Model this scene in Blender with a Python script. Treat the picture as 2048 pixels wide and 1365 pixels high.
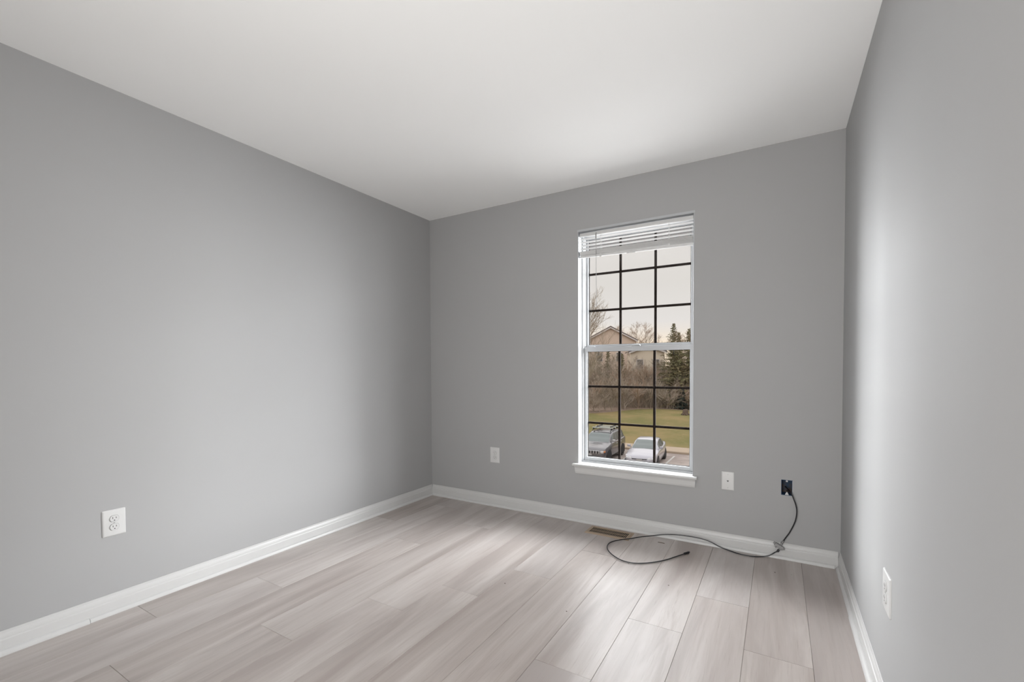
import bpy, bmesh, math, random
import numpy as np
from mathutils import Vector, Matrix

# ------------------------------------------------------------------ scene, camera, sky, lights, exposure
S = bpy.context.scene
COL = S.collection
for _o in list(bpy.data.objects):
    bpy.data.objects.remove(_o)

ROOM_W, ROOM_H, ROOM_Y = 2.975, 2.44, -3.75          # left wall x=0, window wall y=0, floor z=0
WALL_T = 0.16
GROUND = -4.74                                        # car park level below this upstairs room
CAM = Vector((2.6678, -3.0782, 1.1407))

cam_d = bpy.data.cameras.new('camera')
cam = bpy.data.objects.new('camera', cam_d)
COL.objects.link(cam)
_r = Vector((0.85989, 0.51045, -0.00516)); _u = Vector((-0.00831, 0.02411, 0.99967)); _f = Vector((-0.51041, 0.85957, -0.02497))
cam.matrix_world = Matrix(((_r.x, _u.x, -_f.x, CAM.x), (_r.y, _u.y, -_f.y, CAM.y), (_r.z, _u.z, -_f.z, CAM.z), (0, 0, 0, 1)))
cam_d.sensor_fit = 'HORIZONTAL'; cam_d.sensor_width = 36.0
cam_d.lens = 897.8 / 2048 * 36.0
cam_d.shift_y = 74.5 / 2048
cam_d.clip_start = 0.02; cam_d.clip_end = 600
S.camera = cam

S.view_settings.view_transform = 'Standard'
S.view_settings.look = 'None'
S.view_settings.gamma = 1.0
S.view_settings.use_curve_mapping = False
S.view_settings.exposure = 0.03
S.cycles.max_bounces = 16
S.cycles.diffuse_bounces = 8
S.cycles.glossy_bounces = 4
S.cycles.transparent_max_bounces = 24
S.cycles.sample_clamp_indirect = 6.0
S.cycles.use_denoising = True

world = bpy.data.worlds.new('overcast_sky'); S.world = world
world.use_nodes = True
wn, wl = world.node_tree.nodes, world.node_tree.links
wn.clear()
w_out = wn.new('ShaderNodeOutputWorld'); w_bg = wn.new('ShaderNodeBackground')
w_tc = wn.new('ShaderNodeTexCoord'); w_sep = wn.new('ShaderNodeSeparateXYZ')
w_ramp = wn.new('ShaderNodeValToRGB')
wl.new(w_tc.outputs['Generated'], w_sep.inputs[0])
w_map = wn.new('ShaderNodeMapping'); w_map.inputs['Scale'].default_value = (2.0, 2.0, 16.0)
w_noise = wn.new('ShaderNodeTexNoise'); w_noise.inputs['Scale'].default_value = 1.6; w_noise.inputs['Detail'].default_value = 5
wl.new(w_tc.outputs['Generated'], w_map.inputs[0]); wl.new(w_map.outputs[0], w_noise.inputs[0])
w_ma = wn.new('ShaderNodeMath'); w_ma.operation = 'MULTIPLY_ADD'; w_ma.inputs[1].default_value = 0.05; w_ma.inputs[2].default_value = -0.025
wl.new(w_noise.outputs[0], w_ma.inputs[0])
w_add = wn.new('ShaderNodeMath'); w_add.operation = 'ADD'
wl.new(w_sep.outputs[2], w_add.inputs[0]); wl.new(w_ma.outputs[0], w_add.inputs[1])
wl.new(w_add.outputs[0], w_ramp.inputs[0])
cr = w_ramp.color_ramp
cr.elements[0].position = 0.0; cr.elements[0].color = (1.00, 0.82, 0.62, 1)
cr.elements[1].position = 1.0; cr.elements[1].color = (2.05, 2.05, 2.10, 1)
for pos, c in ((0.045, (0.98, 0.86, 0.70)), (0.10, (0.80, 0.78, 0.76)), (0.17, (0.75, 0.73, 0.70)), (0.30, (0.76, 0.74, 0.72)), (0.45, (1.55, 1.53, 1.52))):
    e = cr.elements.new(pos); e.color = (*c, 1)
w_bg.inputs[1].default_value = 1.0
wl.new(w_ramp.outputs[0], w_bg.inputs[0]); wl.new(w_bg.outputs[0], w_out.inputs[0])


DAY = (0.945, 0.98, 1.01)
FILL = (1.0, 0.99, 0.98)


def area_light(name, loc, target, sx, sy, power, color=(1, 1, 1), spread=180):
    d = bpy.data.lights.new(name, 'AREA'); d.shape = 'RECTANGLE'; d.size = sx; d.size_y = sy
    d.energy = power; d.color = color; d.spread = math.radians(spread)
    o = bpy.data.objects.new(name, d); COL.objects.link(o)
    o.location = loc
    o.rotation_euler = (Vector(target) - Vector(loc)).to_track_quat('-Z', 'Y').to_euler()
    return o


# daylight of the bright sky to the left, right and above the window, light off the ground outside, and added fill lamps behind the camera
area_light('sky_daylight_right', (5.0, 1.9, 2.3), (1.8, 0, 1.2), 3.6, 3.4, 1320, DAY, 150)
area_light('sky_daylight_far_right', (6.6, 4.4, 2.8), (1.8, 0, 1.2), 3.4, 4.0, 980, DAY, 150)
area_light('sky_daylight_left', (-1.9, 1.7, 2.3), (1.8, 0, 1.2), 3.4, 3.4, 250, DAY, 150)
area_light('sky_daylight_far_left', (-3.0, 4.4, 2.8), (1.8, 0, 1.2), 3.0, 4.0, 1500, DAY, 150)
area_light('sky_daylight_high_left', (-1.4, 5.2, 6.0), (1.8, 0, 1.2), 5.0, 4.0, 560, DAY, 120)
area_light('sky_daylight_high_right', (5.0, 5.2, 6.0), (1.8, 0, 1.2), 5.0, 4.0, 850, DAY, 120)
area_light('ground_daylight', (1.8, 2.2, -1.2), (1.8, 0, 1.2), 5.0, 2.5, 180, DAY, 150)
area_light('rear_fill_light', (2.15, -3.72, 1.05), (1.9, 0, 1.15), 0.78, 1.96, 46, FILL, 170)  # unseen lamp added to fill the room from behind the camera
area_light('ceiling_fill_light', (2.2, -3.6, 0.5), (1.9, -1.7, 2.44), 1.2, 0.5, 3.0, FILL, 120)  # unseen lamp added low at the rear to brighten the ceiling

# ------------------------------------------------------------------ helpers


def tag(o, label, cat, group=None, kind=None):
    o['label'] = label; o['category'] = cat
    if group: o['group'] = group
    if kind: o['kind'] = kind
    return o


def empty(name, loc=(0, 0, 0), rz=0.0):
    o = bpy.data.objects.new(name, None); COL.objects.link(o)
    o.location = loc; o.rotation_euler = (0, 0, rz); o.empty_display_size = 0.05
    return o


def mesh_obj(name, verts, faces, mat=None, parent=None, smooth=False):
    m = bpy.data.meshes.new(name)
    m.from_pydata(verts, [], faces); m.update()
    if smooth:
        m.polygons.foreach_set('use_smooth', [True] * len(m.polygons))
    if mat: m.materials.append(mat)
    o = bpy.data.objects.new(name, m); COL.objects.link(o)
    if parent: o.parent = parent
    return o


class MB:
    """collects shapes into one mesh"""
    def __init__(self): self.v = []; self.f = []

    def add(self, vs, fs):
        n = len(self.v); self.v += [tuple(v) for v in vs]; self.f += [tuple(i + n for i in f) for f in fs]
        return self

    def box(self, x0, x1, y0, y1, z0, z1, bev=0.0):
        if bev <= 0:
            vs = [(x, y, z) for x in (x0, x1) for y in (y0, y1) for z in (z0, z1)]
            return self.add(vs, [(0, 1, 3, 2), (4, 6, 7, 5), (0, 4, 5, 1), (2, 3, 7, 6), (0, 2, 6, 4), (1, 5, 7, 3)])
        bm = bmesh.new(); bmesh.ops.create_cube(bm, size=1)
        for v in bm.verts:
            v.co = Vector(((x0 + x1) / 2 + v.co.x * (x1 - x0), (y0 + y1) / 2 + v.co.y * (y1 - y0), (z0 + z1) / 2 + v.co.z * (z1 - z0)))
        bmesh.ops.bevel(bm, geom=bm.edges[:], offset=bev, segments=2, profile=0.5, affect='EDGES')
        return self.bm(bm)

    def bm(self, bm):
        bm.verts.index_update()
        vs = [v.co[:] for v in bm.verts]; fs = [tuple(v.index for v in f.verts) for f in bm.faces]
        bm.free()
        return self.add(vs, fs)

    def tube(self, pts, rad, n=8, caps=True):
        P = [Vector(p) for p in pts]; R = rad if isinstance(rad, (list, tuple)) else [rad] * len(P)
        t0 = (P[1] - P[0]).normalized()
        nrm = t0.orthogonal().normalized()
        base = len(self.v)
        for i, p in enumerate(P):
            t = (P[min(i + 1, len(P) - 1)] - P[max(i - 1, 0)]).normalized()
            nrm = (nrm - t * nrm.dot(t))
            nrm = nrm.normalized() if nrm.length > 1e-9 else t.orthogonal().normalized()
            b = t.cross(nrm)
            for k in range(n):
                a = 2 * math.pi * k / n
                self.v.append(tuple(p + (nrm * math.cos(a) + b * math.sin(a)) * R[i]))
        for i in range(len(P) - 1):
            for k in range(n):
                a = base + i * n + k; b2 = base + i * n + (k + 1) % n
                self.f.append((a, b2, b2 + n, a + n))
        if caps:
            self.f.append(tuple(base + k for k in reversed(range(n))))
            self.f.append(tuple(base + (len(P) - 1) * n + k for k in range(n)))
        return self

    def cyl(self, a, b, r, n=16, r2=None):
        return self.tube([a, b], [r, r if r2 is None else r2], n)

    def prism(self, poly, axis, a, b):
        """extrude a 2-D polygon (u, v) along axis from a to b"""
        def put(u, v, w): return {0: (w, u, v), 1: (u, w, v), 2: (u, v, w)}[axis]
        n = len(poly)
        vs = [put(u, v, a) for u, v in poly] + [put(u, v, b) for u, v in poly]
        fs = [tuple(range(n)), tuple(range(2 * n - 1, n - 1, -1))] + [(i, i + n, (i + 1) % n + n, (i + 1) % n) for i in range(n)]
        return self.add(vs, fs)

    def build(self, name, mat=None, parent=None, smooth=False, fix=True):
        o = mesh_obj(name, self.v, self.f, mat, parent)
        if fix:
            bm = bmesh.new(); bm.from_mesh(o.data)
            bmesh.ops.recalc_face_normals(bm, faces=bm.faces[:])
            bm.to_mesh(o.data); bm.free()
        if smooth:
            o.data.polygons.foreach_set('use_smooth', [True] * len(o.data.polygons))
            try: o.data.set_sharp_from_angle(angle=math.radians(40))
            except Exception: pass
        return o


def nodes_of(name):
    m = bpy.data.materials.new(name); m.use_nodes = True
    nt = m.node_tree
    return m, nt, nt.nodes, nt.links, nt.nodes['Principled BSDF']


def mat(name, color, rough=0.5, metal=0.0, spec=0.5, var=0.0, scale=8.0, bump=0.0, bscale=200.0, color2=None):
    """procedural paint / plastic / bark: colour varied by noise, optional fine bump"""
    m, nt, N, L, P = nodes_of(name)
    P.inputs['Roughness'].default_value = rough; P.inputs['Metallic'].default_value = metal
    P.inputs['Specular IOR Level'].default_value = spec
    tc = N.new('ShaderNodeTexCoord')
    nz = N.new('ShaderNodeTexNoise'); nz.inputs['Scale'].default_value = scale; nz.inputs['Detail'].default_value = 4
    L.new(tc.outputs['Object'], nz.inputs[0])
    mx = N.new('ShaderNodeMix'); mx.data_type = 'RGBA'
    c2 = color2 or tuple(c * (1 - var) for c in color)
    mx.inputs[6].default_value = (*c2, 1); mx.inputs[7].default_value = (*color, 1)
    if color2:
        rp = N.new('ShaderNodeValToRGB'); rp.color_ramp.elements[0].position = 0.38; rp.color_ramp.elements[1].position = 0.62
        L.new(nz.outputs[0], rp.inputs[0]); L.new(rp.outputs[0], mx.inputs[0])
    else:
        L.new(nz.outputs[0], mx.inputs[0])
    L.new(mx.outputs[2], P.inputs['Base Color'])
    if bump > 0:
        n2 = N.new('ShaderNodeTexNoise'); n2.inputs['Scale'].default_value = bscale; n2.inputs['Detail'].default_value = 2
        L.new(tc.outputs['Object'], n2.inputs[0])
        b = N.new('ShaderNodeBump'); b.inputs['Strength'].default_value = bump; b.inputs['Distance'].default_value = 0.001
        L.new(n2.outputs[0], b.inputs['Height']); L.new(b.outputs[0], P.inputs['Normal'])
    return m


def glass_mat(name, tint=(1, 1, 1)):
    m = bpy.data.materials.new(name); m.use_nodes = True
    N, L = m.node_tree.nodes, m.node_tree.links; N.clear()
    out = N.new('ShaderNodeOutputMaterial'); t = N.new('ShaderNodeBsdfTransparent'); g = N.new('ShaderNodeBsdfGlossy')
    t.inputs[0].default_value = (*tint, 1); g.inputs['Roughness'].default_value = 0.03
    fr = N.new('ShaderNodeFresnel'); fr.inputs[0].default_value = 1.45
    ms = N.new('ShaderNodeMath'); ms.operation = 'MULTIPLY'; ms.inputs[1].default_value = 0.22
    mx = N.new('ShaderNodeMixShader')
    L.new(fr.outputs[0], ms.inputs[0]); L.new(ms.outputs[0], mx.inputs[0])
    L.new(t.outputs[0], mx.inputs[1]); L.new(g.outputs[0], mx.inputs[2]); L.new(mx.outputs[0], out.inputs[0])
    return m


M = {}
M['wall'] = mat('grey_wall_paint', (0.350, 0.351, 0.351), 0.62, spec=0.3, var=0.015, scale=1.2, bump=0.05, bscale=260)
M['ceiling'] = mat('white_ceiling_paint', (0.845, 0.85, 0.845), 0.85, spec=0.2, var=0.01, scale=1.0, bump=0.05, bscale=180)
M['trim'] = mat('white_trim_paint', (0.53, 0.53, 0.525), 0.35, spec=0.45, var=0.02, scale=6)
M['vinyl'] = mat('white_vinyl', (0.425, 0.437, 0.45), 0.4, spec=0.4, var=0.02, scale=5)
M['blind'] = mat('white_blind_slats', (0.58, 0.58, 0.575), 0.45, spec=0.3, var=0.01)
M['muntin'] = mat('dark_bronze_grille', (0.016, 0.012, 0.010), 0.8, spec=0.08, var=0.2)
M['gasket'] = mat('black_glazing_gasket', (0.02, 0.019, 0.018), 0.85, spec=0.08, var=0.2)
M['plate'] = mat('white_wall_plate', (0.56, 0.56, 0.555), 0.3, spec=0.5, var=0.01)
M['slot'] = mat('dark_slot', (0.03, 0.028, 0.026), 0.7, var=0.2)
M['recess'] = mat('grey_recess', (0.22, 0.22, 0.22), 0.6, var=0.1)
M['screw'] = mat('painted_screw', (0.55, 0.55, 0.54), 0.35, metal=0.3, var=0.1)
M['cable'] = mat('black_cable_jacket', (0.012, 0.012, 0.015), 0.38, spec=0.5, var=0.2)
M['nickel'] = mat('dull_nickel', (0.26, 0.26, 0.26), 0.38, metal=0.8, var=0.2, scale=60)
M['blue_box'] = mat('blue_box_plastic', (0.012, 0.055, 0.13), 0.5, var=0.3, scale=30)
M['box_back'] = mat('dusty_box_back', (0.016, 0.05, 0.10), 0.8, scale=22, color2=(0.075, 0.055, 0.045))
M['register'] = mat('tan_register_enamel', (0.36, 0.27, 0.19), 0.4, spec=0.5, var=0.12, scale=20)
M['register_dark'] = mat('register_duct_dark', (0.012, 0.010, 0.009), 0.8, var=0.2)
M['splinter'] = mat('wood_splinter', (0.12, 0.075, 0.045), 0.8, var=0.4, scale=50)
M['crumb'] = mat('plaster_crumb', (0.55, 0.54, 0.52), 0.9, var=0.2, scale=80)
M['crumb_dark'] = mat('brown_crumb', (0.10, 0.075, 0.055), 0.9, var=0.3, scale=80)
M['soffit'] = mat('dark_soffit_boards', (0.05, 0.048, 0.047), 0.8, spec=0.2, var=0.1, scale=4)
M['glass'] = glass_mat('window_glass', (0.985, 0.978, 0.972))
M['clear'] = mat('grey_plastic_wand', (0.30, 0.30, 0.295), 0.3, spec=0.4, var=0.05)

# floor: light greyed oak planks, grain along y
m, nt, N, L, P = nodes_of('oak_vinyl_planks')
tc = N.new('ShaderNodeTexCoord'); at = N.new('ShaderNodeAttribute'); at.attribute_name = 'plank'
sc = N.new('ShaderNodeVectorMath'); sc.operation = 'MULTIPLY_ADD'
sc.inputs[1].default_value = (1, 1, 1)
vm = N.new('ShaderNodeVectorMath'); vm.operation = 'SCALE'; vm.inputs['Scale'].default_value = 37.0
L.new(at.outputs['Color'], vm.inputs[0]); L.new(tc.outputs['Object'], sc.inputs[0]); L.new(vm.outputs[0], sc.inputs[2])


def grain(scale_xyz, scale, detail, rough=0.55, dist=0.0):
    mp = N.new('ShaderNodeMapping'); mp.inputs['Scale'].default_value = scale_xyz
    nz = N.new('ShaderNodeTexNoise'); nz.inputs['Scale'].default_value = scale; nz.inputs['Detail'].default_value = detail
    nz.inputs['Roughness'].default_value = rough; nz.inputs['Distortion'].default_value = dist
    L.new(sc.outputs[0], mp.inputs[0]); L.new(mp.outputs[0], nz.inputs[0])
    return nz.outputs[0]


def ramp(src, p0, c0, p1, c1):
    r = N.new('ShaderNodeValToRGB'); e = r.color_ramp.elements
    e[0].position = p0; e[0].color = (*c0, 1); e[1].position = p1; e[1].color = (*c1, 1)
    L.new(src, r.inputs[0]); return r.outputs[0]


def mixc(fac, a, b, mode='MIX'):
    x = N.new('ShaderNodeMix'); x.data_type = 'RGBA'; x.blend_type = mode
    if isinstance(fac, float): x.inputs[0].default_value = fac
    else: L.new(fac, x.inputs[0])
    for i, s in ((6, a), (7, b)):
        if isinstance(s, tuple): x.inputs[i].default_value = (*s, 1)
        else: L.new(s, x.inputs[i])
    return x.outputs[2]


broad = grain((6.5, 0.75, 1), 1.0, 4, 0.55, 0.9)
fine = grain((60, 2.2, 1), 1.0, 6, 0.6, 0.3)
pores = grain((240, 9, 1), 1.0, 3, 0.5)
figure = grain((16, 0.9, 1), 1.0, 4, 0.55, 2.2)
colr = ramp(broad, 0.34, (0.365, 0.312, 0.284), 0.64, (0.548, 0.496, 0.462))
colr = mixc(ramp(fine, 0.46, (0, 0, 0), 0.72, (0.34, 0.34, 0.34)), colr, (0.381, 0.314, 0.274))
colr = mixc(ramp(figure, 0.56, (0, 0, 0), 0.70, (0.450, 0.450, 0.450)), colr, (0.336, 0.274, 0.241))
colr = mixc(ramp(pores, 0.60, (0, 0, 0), 0.75, (0.350, 0.350, 0.350)), colr, (0.280, 0.224, 0.196))
sepc = N.new('ShaderNodeSeparateColor'); L.new(at.outputs['Color'], sepc.inputs[0])
colr = mixc(ramp(sepc.outputs[1], 0.0, (0, 0, 0), 1.0, (0.300, 0.300, 0.300)), colr, (0.482, 0.454, 0.442))
colr = mixc(1.0, colr, ramp(sepc.outputs[2], 0.0, (0.930, 0.920, 0.910), 1.0, (1.03, 1.03, 1.03)), 'MULTIPLY')
colr = mixc(1.0, colr, (0.955, 0.975, 0.995), 'MULTIPLY')
L.new(colr, P.inputs['Base Color'])
P.inputs['Roughness'].default_value = 0.36; P.inputs['Specular IOR Level'].default_value = 0.45
bmp = N.new('ShaderNodeBump'); bmp.inputs['Strength'].default_value = 0.08; bmp.inputs['Distance'].default_value = 0.0006
L.new(fine, bmp.inputs['Height']); L.new(bmp.outputs[0], P.inputs['Normal'])
M['floor'] = m

# ------------------------------------------------------------------ the room shell
random.seed(7)
# floor planks: one mesh, every plank its own bevelled board
rows_x = [-0.02] + [0.228 + 0.2329 * k for k in range(12)] + [ROOM_W + 0.02]
joint0 = [-0.675, -1.708, -0.918, -1.960, -1.558, -1.271, -0.928, -0.484, -1.553, -1.087, -0.7175, -1.078, -1.40]
PL = 1.492
fl = MB(); pid = []
for i in range(13):
    xa, xb = rows_x[i], rows_x[i + 1]
    ys = sorted({round(joint0[i] + PL * k, 4) for k in range(-4, 5)})
    ys = [y for y in ys if ROOM_Y - 0.3 < y < 0.14]
    cuts = [ROOM_Y - 0.1] + [y for y in ys if y > ROOM_Y] + [0.14]
    for a, b in zip(cuts[:-1], cuts[1:]):
        col = (random.random(), random.random(), random.random())
        g, d = 0.0011, 0.0026
        n0 = len(fl.f)
        vs = [(xa + 2e-4, a + 2e-4, -d), (xb - 2e-4, a + 2e-4, -d), (xb - 2e-4, b - 2e-4, -d), (xa + 2e-4, b - 2e-4, -d),
              (xa + g, a + g, 0), (xb - g, a + g, 0), (xb - g, b - g, 0), (xa + g, b - g, 0)]
        fl.add(vs, [(4, 5, 6, 7), (0, 1, 5, 4), (1, 2, 6, 5), (2, 3, 7, 6), (3, 0, 4, 7)])
        pid += [col] * (len(fl.f) - n0)
# base under the planks closes the joints
n0 = len(fl.f)
fl.box(-0.1, ROOM_W + 0.1, ROOM_Y - 0.1, 0.14, -0.05, -0.0025)
pid += [(0.5, 0.0, 0.0)] * (len(fl.f) - n0)
floor = fl.build('floor', M['floor'], fix=False)
ca = floor.data.color_attributes.new('plank', 'FLOAT_COLOR', 'CORNER')
for poly in floor.data.polygons:
    for li in poly.loop_indices:
        ca.data[li].color = (*pid[poly.index], 1)
floor['kind'] = 'structure'; floor['label'] = 'light greyed oak plank floor running towards the window wall'


def struct(name, mb, m, label=None, **k):
    o = mb.build(name, m, **k); o['kind'] = 'structure'
    if label: o['label'] = label
    return o


struct('ceiling', MB().box(-0.15, ROOM_W + 0.15, ROOM_Y - 0.15, WALL_T, ROOM_H, ROOM_H + 0.12), M['ceiling'], 'flat white ceiling')
struct('wall_left', MB().box(-0.12, 0, ROOM_Y - 0.15, WALL_T, -0.05, ROOM_H), M['wall'], 'grey wall on the left')
struct('wall_right', MB().box(ROOM_W, ROOM_W + 0.12, ROOM_Y - 0.15, WALL_T, -0.05, ROOM_H), M['wall'], 'grey wall on the right')
struct('wall_rear', MB().box(0, 1.74, ROOM_Y - 0.12, ROOM_Y, -0.05, ROOM_H).box(2.56, ROOM_W, ROOM_Y - 0.12, ROOM_Y, -0.05, ROOM_H).box(1.74, 2.56, ROOM_Y - 0.12, ROOM_Y, 2.05, ROOM_H), M['wall'], 'grey wall behind the camera')  # door opening added to go with the rear fill lamp

WX0, WX1, WZ0, WZ1 = 1.403, 2.199, 0.412, 2.120       # window opening
BX0, BX1, BZ0, BZ1 = 2.6866, 2.7442, 0.3770, 0.4680   # hole of the electrical box
gx = [0, WX0, WX1, BX0, BX1, ROOM_W]; gz = [-0.05, BZ0, WZ0, BZ1, WZ1, ROOM_H]
wb = MB()


def hole(i, j):
    cx, cz = (gx[i] + gx[i + 1]) / 2, (gz[j] + gz[j + 1]) / 2
    if WX0 < cx < WX1 and WZ0 < cz < WZ1: return 'w'
    if BX0 < cx < BX1 and BZ0 < cz < BZ1: return 'b'
    return ''


for i in range(5):
    for j in range(5):
        x0, x1, z0, z1 = gx[i], gx[i + 1], gz[j], gz[j + 1]
        h = hole(i, j)
        if not h: wb.add([(x0, 0, z0), (x1, 0, z0), (x1, 0, z1), (x0, 0, z1)], [(0, 1, 2, 3)])
        if h != 'w': wb.add([(x0, WALL_T, z0), (x1, WALL_T, z0), (x1, WALL_T, z1), (x0, WALL_T, z1)], [(3, 2, 1, 0)])
for (a0, a1, c0, c1, dpt) in ((WX0, WX1, WZ0, WZ1, WALL_T), (BX0, BX1, BZ0, BZ1, 0.09)):
    wb.add([(a0, 0, c0), (a1, 0, c0), (a1, 0, c1), (a0, 0, c1), (a0, dpt, c0), (a1, dpt, c0), (a1, dpt, c1), (a0, dpt, c1)],
           [(0, 4, 5, 1), (1, 5, 6, 2), (2, 6, 7, 3), (3, 7, 4, 0)])
struct('wall_back', wb, M['wall'], 'grey window wall straight ahead', fix=False)

# baseboards with a shoe moulding in separate lengths
BB = [(0, 0), (0.0115, 0), (0.0115, 0.058), (0.0105, 0.0605), (0.0085, 0.0625), (0.0080, 0.070), (0.0062, 0.0775), (0.0036, 0.0835), (0.0032, 0.0915), (0.0020, 0.0926), (0, 0.0926)]
SH = [(0.0, 0)] + [(0.0117 + 0.0125 * math.cos(a), 0.0175 * math.sin(a)) for a in [math.radians(9 * k) for k in range(11)]] + [(0, 0.0175)]
XR = ROOM_W
def run_left(prof, y0, y1): return MB().prism([(d, z) for d, z in prof], 1, y0, y1)
def run_right(prof, y0, y1): return MB().prism([(XR - d, z) for d, z in prof], 1, y0, y1)
def run_back(prof, x0, x1): return MB().prism([(-d, z) for d, z in prof], 0, x0, x1)


struct('baseboard_left', run_left(BB, ROOM_Y, 0), M['trim'], 'white baseboard along the left wall')
struct('baseboard_right', run_right(BB, ROOM_Y, 0), M['trim'], 'white baseboard along the right wall')
struct('baseboard_back', run_back(BB, 0.0116, XR - 0.0116), M['trim'], 'white baseboard under the window')
SH2 = [(0.0, 0)] + [(0.0117 + 0.0150 * math.cos(a), 0.0200 * math.sin(a)) for a in [math.radians(9 * k) for k in range(11)]] + [(0, 0.0200)]
for n, (mb, lab) in enumerate(((run_left(SH2, ROOM_Y, -2.3405), 'white quarter-round strip nearest the camera on the left'),
                               (run_left(SH, -2.338, -0.0125), 'long white quarter-round strip along the left wall'),
                               (run_back(SH, 0.0265, XR - 0.0275), 'white quarter-round strip under the window'),
                               (run_right(SH, -0.583, -0.0265), 'short white quarter-round strip in the right corner'),
                               (run_right(SH2, ROOM_Y, -0.5865), 'white quarter-round strip nearest the camera on the right'))):
    struct('trim_%d' % (n + 1), mb, M['trim'], lab)

# ------------------------------------------------------------------ the window
win = empty('window_1', (1.801, 0.07, 0.43)); win['kind'] = 'structure'; win['label'] = 'white double-hung window with dark grilles above a white sill'


def wpart(name, mb, m, parent=win, **k):
    o = mb.build(name, m, parent, **k)
    o.matrix_parent_inverse = Matrix.Translation(-Vector(win.location))
    return o


def sub(name, mb, m, parent, **k):
    return mb.build(name, m, parent, **k)


JT = 0.0045                                           # painted jamb liner on the drywall return
jl = MB()
jl.box(WX0, WX0 + JT, -0.002, 0.066, WZ0 + 0.018, WZ1, 0.001).box(WX1 - JT, WX1, -0.002, 0.066, WZ0 + 0.018, WZ1, 0.001)
jl.box(WX0, WX1, 0.0, 0.066, WZ1 - 0.0012, WZ1)
jl.box(WX0 - 0.0035, WX1 + 0.0035, -0.0030, 0.0, WZ1 - 0.0005, WZ1 + 0.0145, 0.001)
wpart('jamb', jl, M['vinyl'])
fr = MB()
for x0, x1 in ((WX0, 1.418), (2.184, WX1)):
    fr.box(x0, x1, 0.066, 0.155, WZ0, WZ1, 0.001)
fr.box(1.418, 2.184, 0.066, 0.155, 2.100, WZ1, 0.001)
fr.box(1.418, 2.184, 0.066, 0.155, WZ0, 0.440, 0.001)
# parting stops in front of the upper sash
for x0, x1 in ((1.418, 1.4225), (2.1795, 2.184)):
    fr.box(x0, x1, 0.080, 0.112, 1.290, 2.100)
wpart('window_frame', fr, M['vinyl'])


def sash(name, gx0, gx1, gz0, gz1, yf, yb, yg, v, h, xo0, xo1, zo0, zo1):
    s = MB()
    s.box(xo0, gx0, yf, yb, zo0, zo1, 0.0012).box(gx1, xo1, yf, yb, zo0, zo1, 0.0012)
    s.box(gx0, gx1, yf, yb, zo0, gz0, 0.0012).box(gx0, gx1, yf, yb, gz1, zo1, 0.0012)
    # sloped glazing bead around the glass
    b = 0.005
    for (xa, xb, za, zb) in ((gx0, gx0 + b, gz0, gz1), (gx1 - b, gx1, gz0, gz1), (gx0 + b, gx1 - b, gz0, gz0 + b), (gx0 + b, gx1 - b, gz1 - b, gz1)):
        pass
    o = wpart(name, s, M['vinyl'])
    gk = MB()
    for (xa, xb, za, zb) in ((gx0, gx0 + 0.0035, gz0, gz1), (gx1 - 0.0035, gx1, gz0, gz1), (gx0, gx1, gz0, gz0 + 0.002), (gx0, gx1, gz1 - 0.002, gz1)):
        gk.box(xa, xb, yg - 0.007, yg + 0.006, za, zb)
    a = gk.build('gasket', M['gasket'], o)
    gl = MB().box(gx0, gx1, yg - 0.0015, yg + 0.0015, gz0, gz1)
    gl.build('glass_pane', M['glass'], o)
    w = 0.0085
    for x in v:
        MB().box(x - w, x + w, yg + 0.003, yg + 0.011, gz0, gz1).build('grille_bar', M['muntin'], o)
    for z in h:
        MB().box(gx0, gx1, yg + 0.0035, yg + 0.0115, z - 0.008, z + 0.008).build('grille_bar', M['muntin'], o)
    return o


up = sash('upper_sash', 1.4403, 2.1617, 1.302, 2.083, 0.117, 0.147, 0.1305, (1.6786, 1.9266), (1.5580, 1.8290), 1.418, 2.184, 1.272, 2.100)
lo = sash('lower_sash', 1.4400, 2.1625, 0.4660, 1.2520, 0.085, 0.1155, 0.1055, (1.6786, 1.9266), (0.7205, 0.9930), 1.4185, 2.1835, 0.4400, 1.2850)
# meeting-rail hardware of the lower sash
MB().box(1.772, 1.832, 0.088, 0.112, 1.285, 1.294, 0.002).box(1.795, 1.830, 0.082, 0.094, 1.289, 1.298, 0.002).build('sash_lock', M['vinyl'], lo)
for x in (1.470, 2.115):
    MB().box(x, x + 0.03, 0.086, 0.100, 1.285, 1.290, 0.0015).build('tilt_latch', M['vinyl'], lo)
for x in (1.5195, 2.0520):
    MB().box(x - 0.0018, x + 0.0018, 0.118, 0.120, 1.222, 1.2505).build('vent_latch', M['gasket'], lo)

# roof overhang outside, above the window
ev = MB()
ev.prism([(WALL_T, 2.135), (0.60, 2.135), (0.60, 2.30), (WALL_T, 2.42)], 0, -3.0, 6.0)
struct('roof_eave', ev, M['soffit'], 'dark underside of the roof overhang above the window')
struct('gutter', MB().prism([(0.604, 2.150), (0.66, 2.135), (0.72, 2.150), (0.735, 2.25), (0.604, 2.25)], 0, -3.0, 6.0), M['soffit'], 'roof gutter along the overhang')

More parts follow.
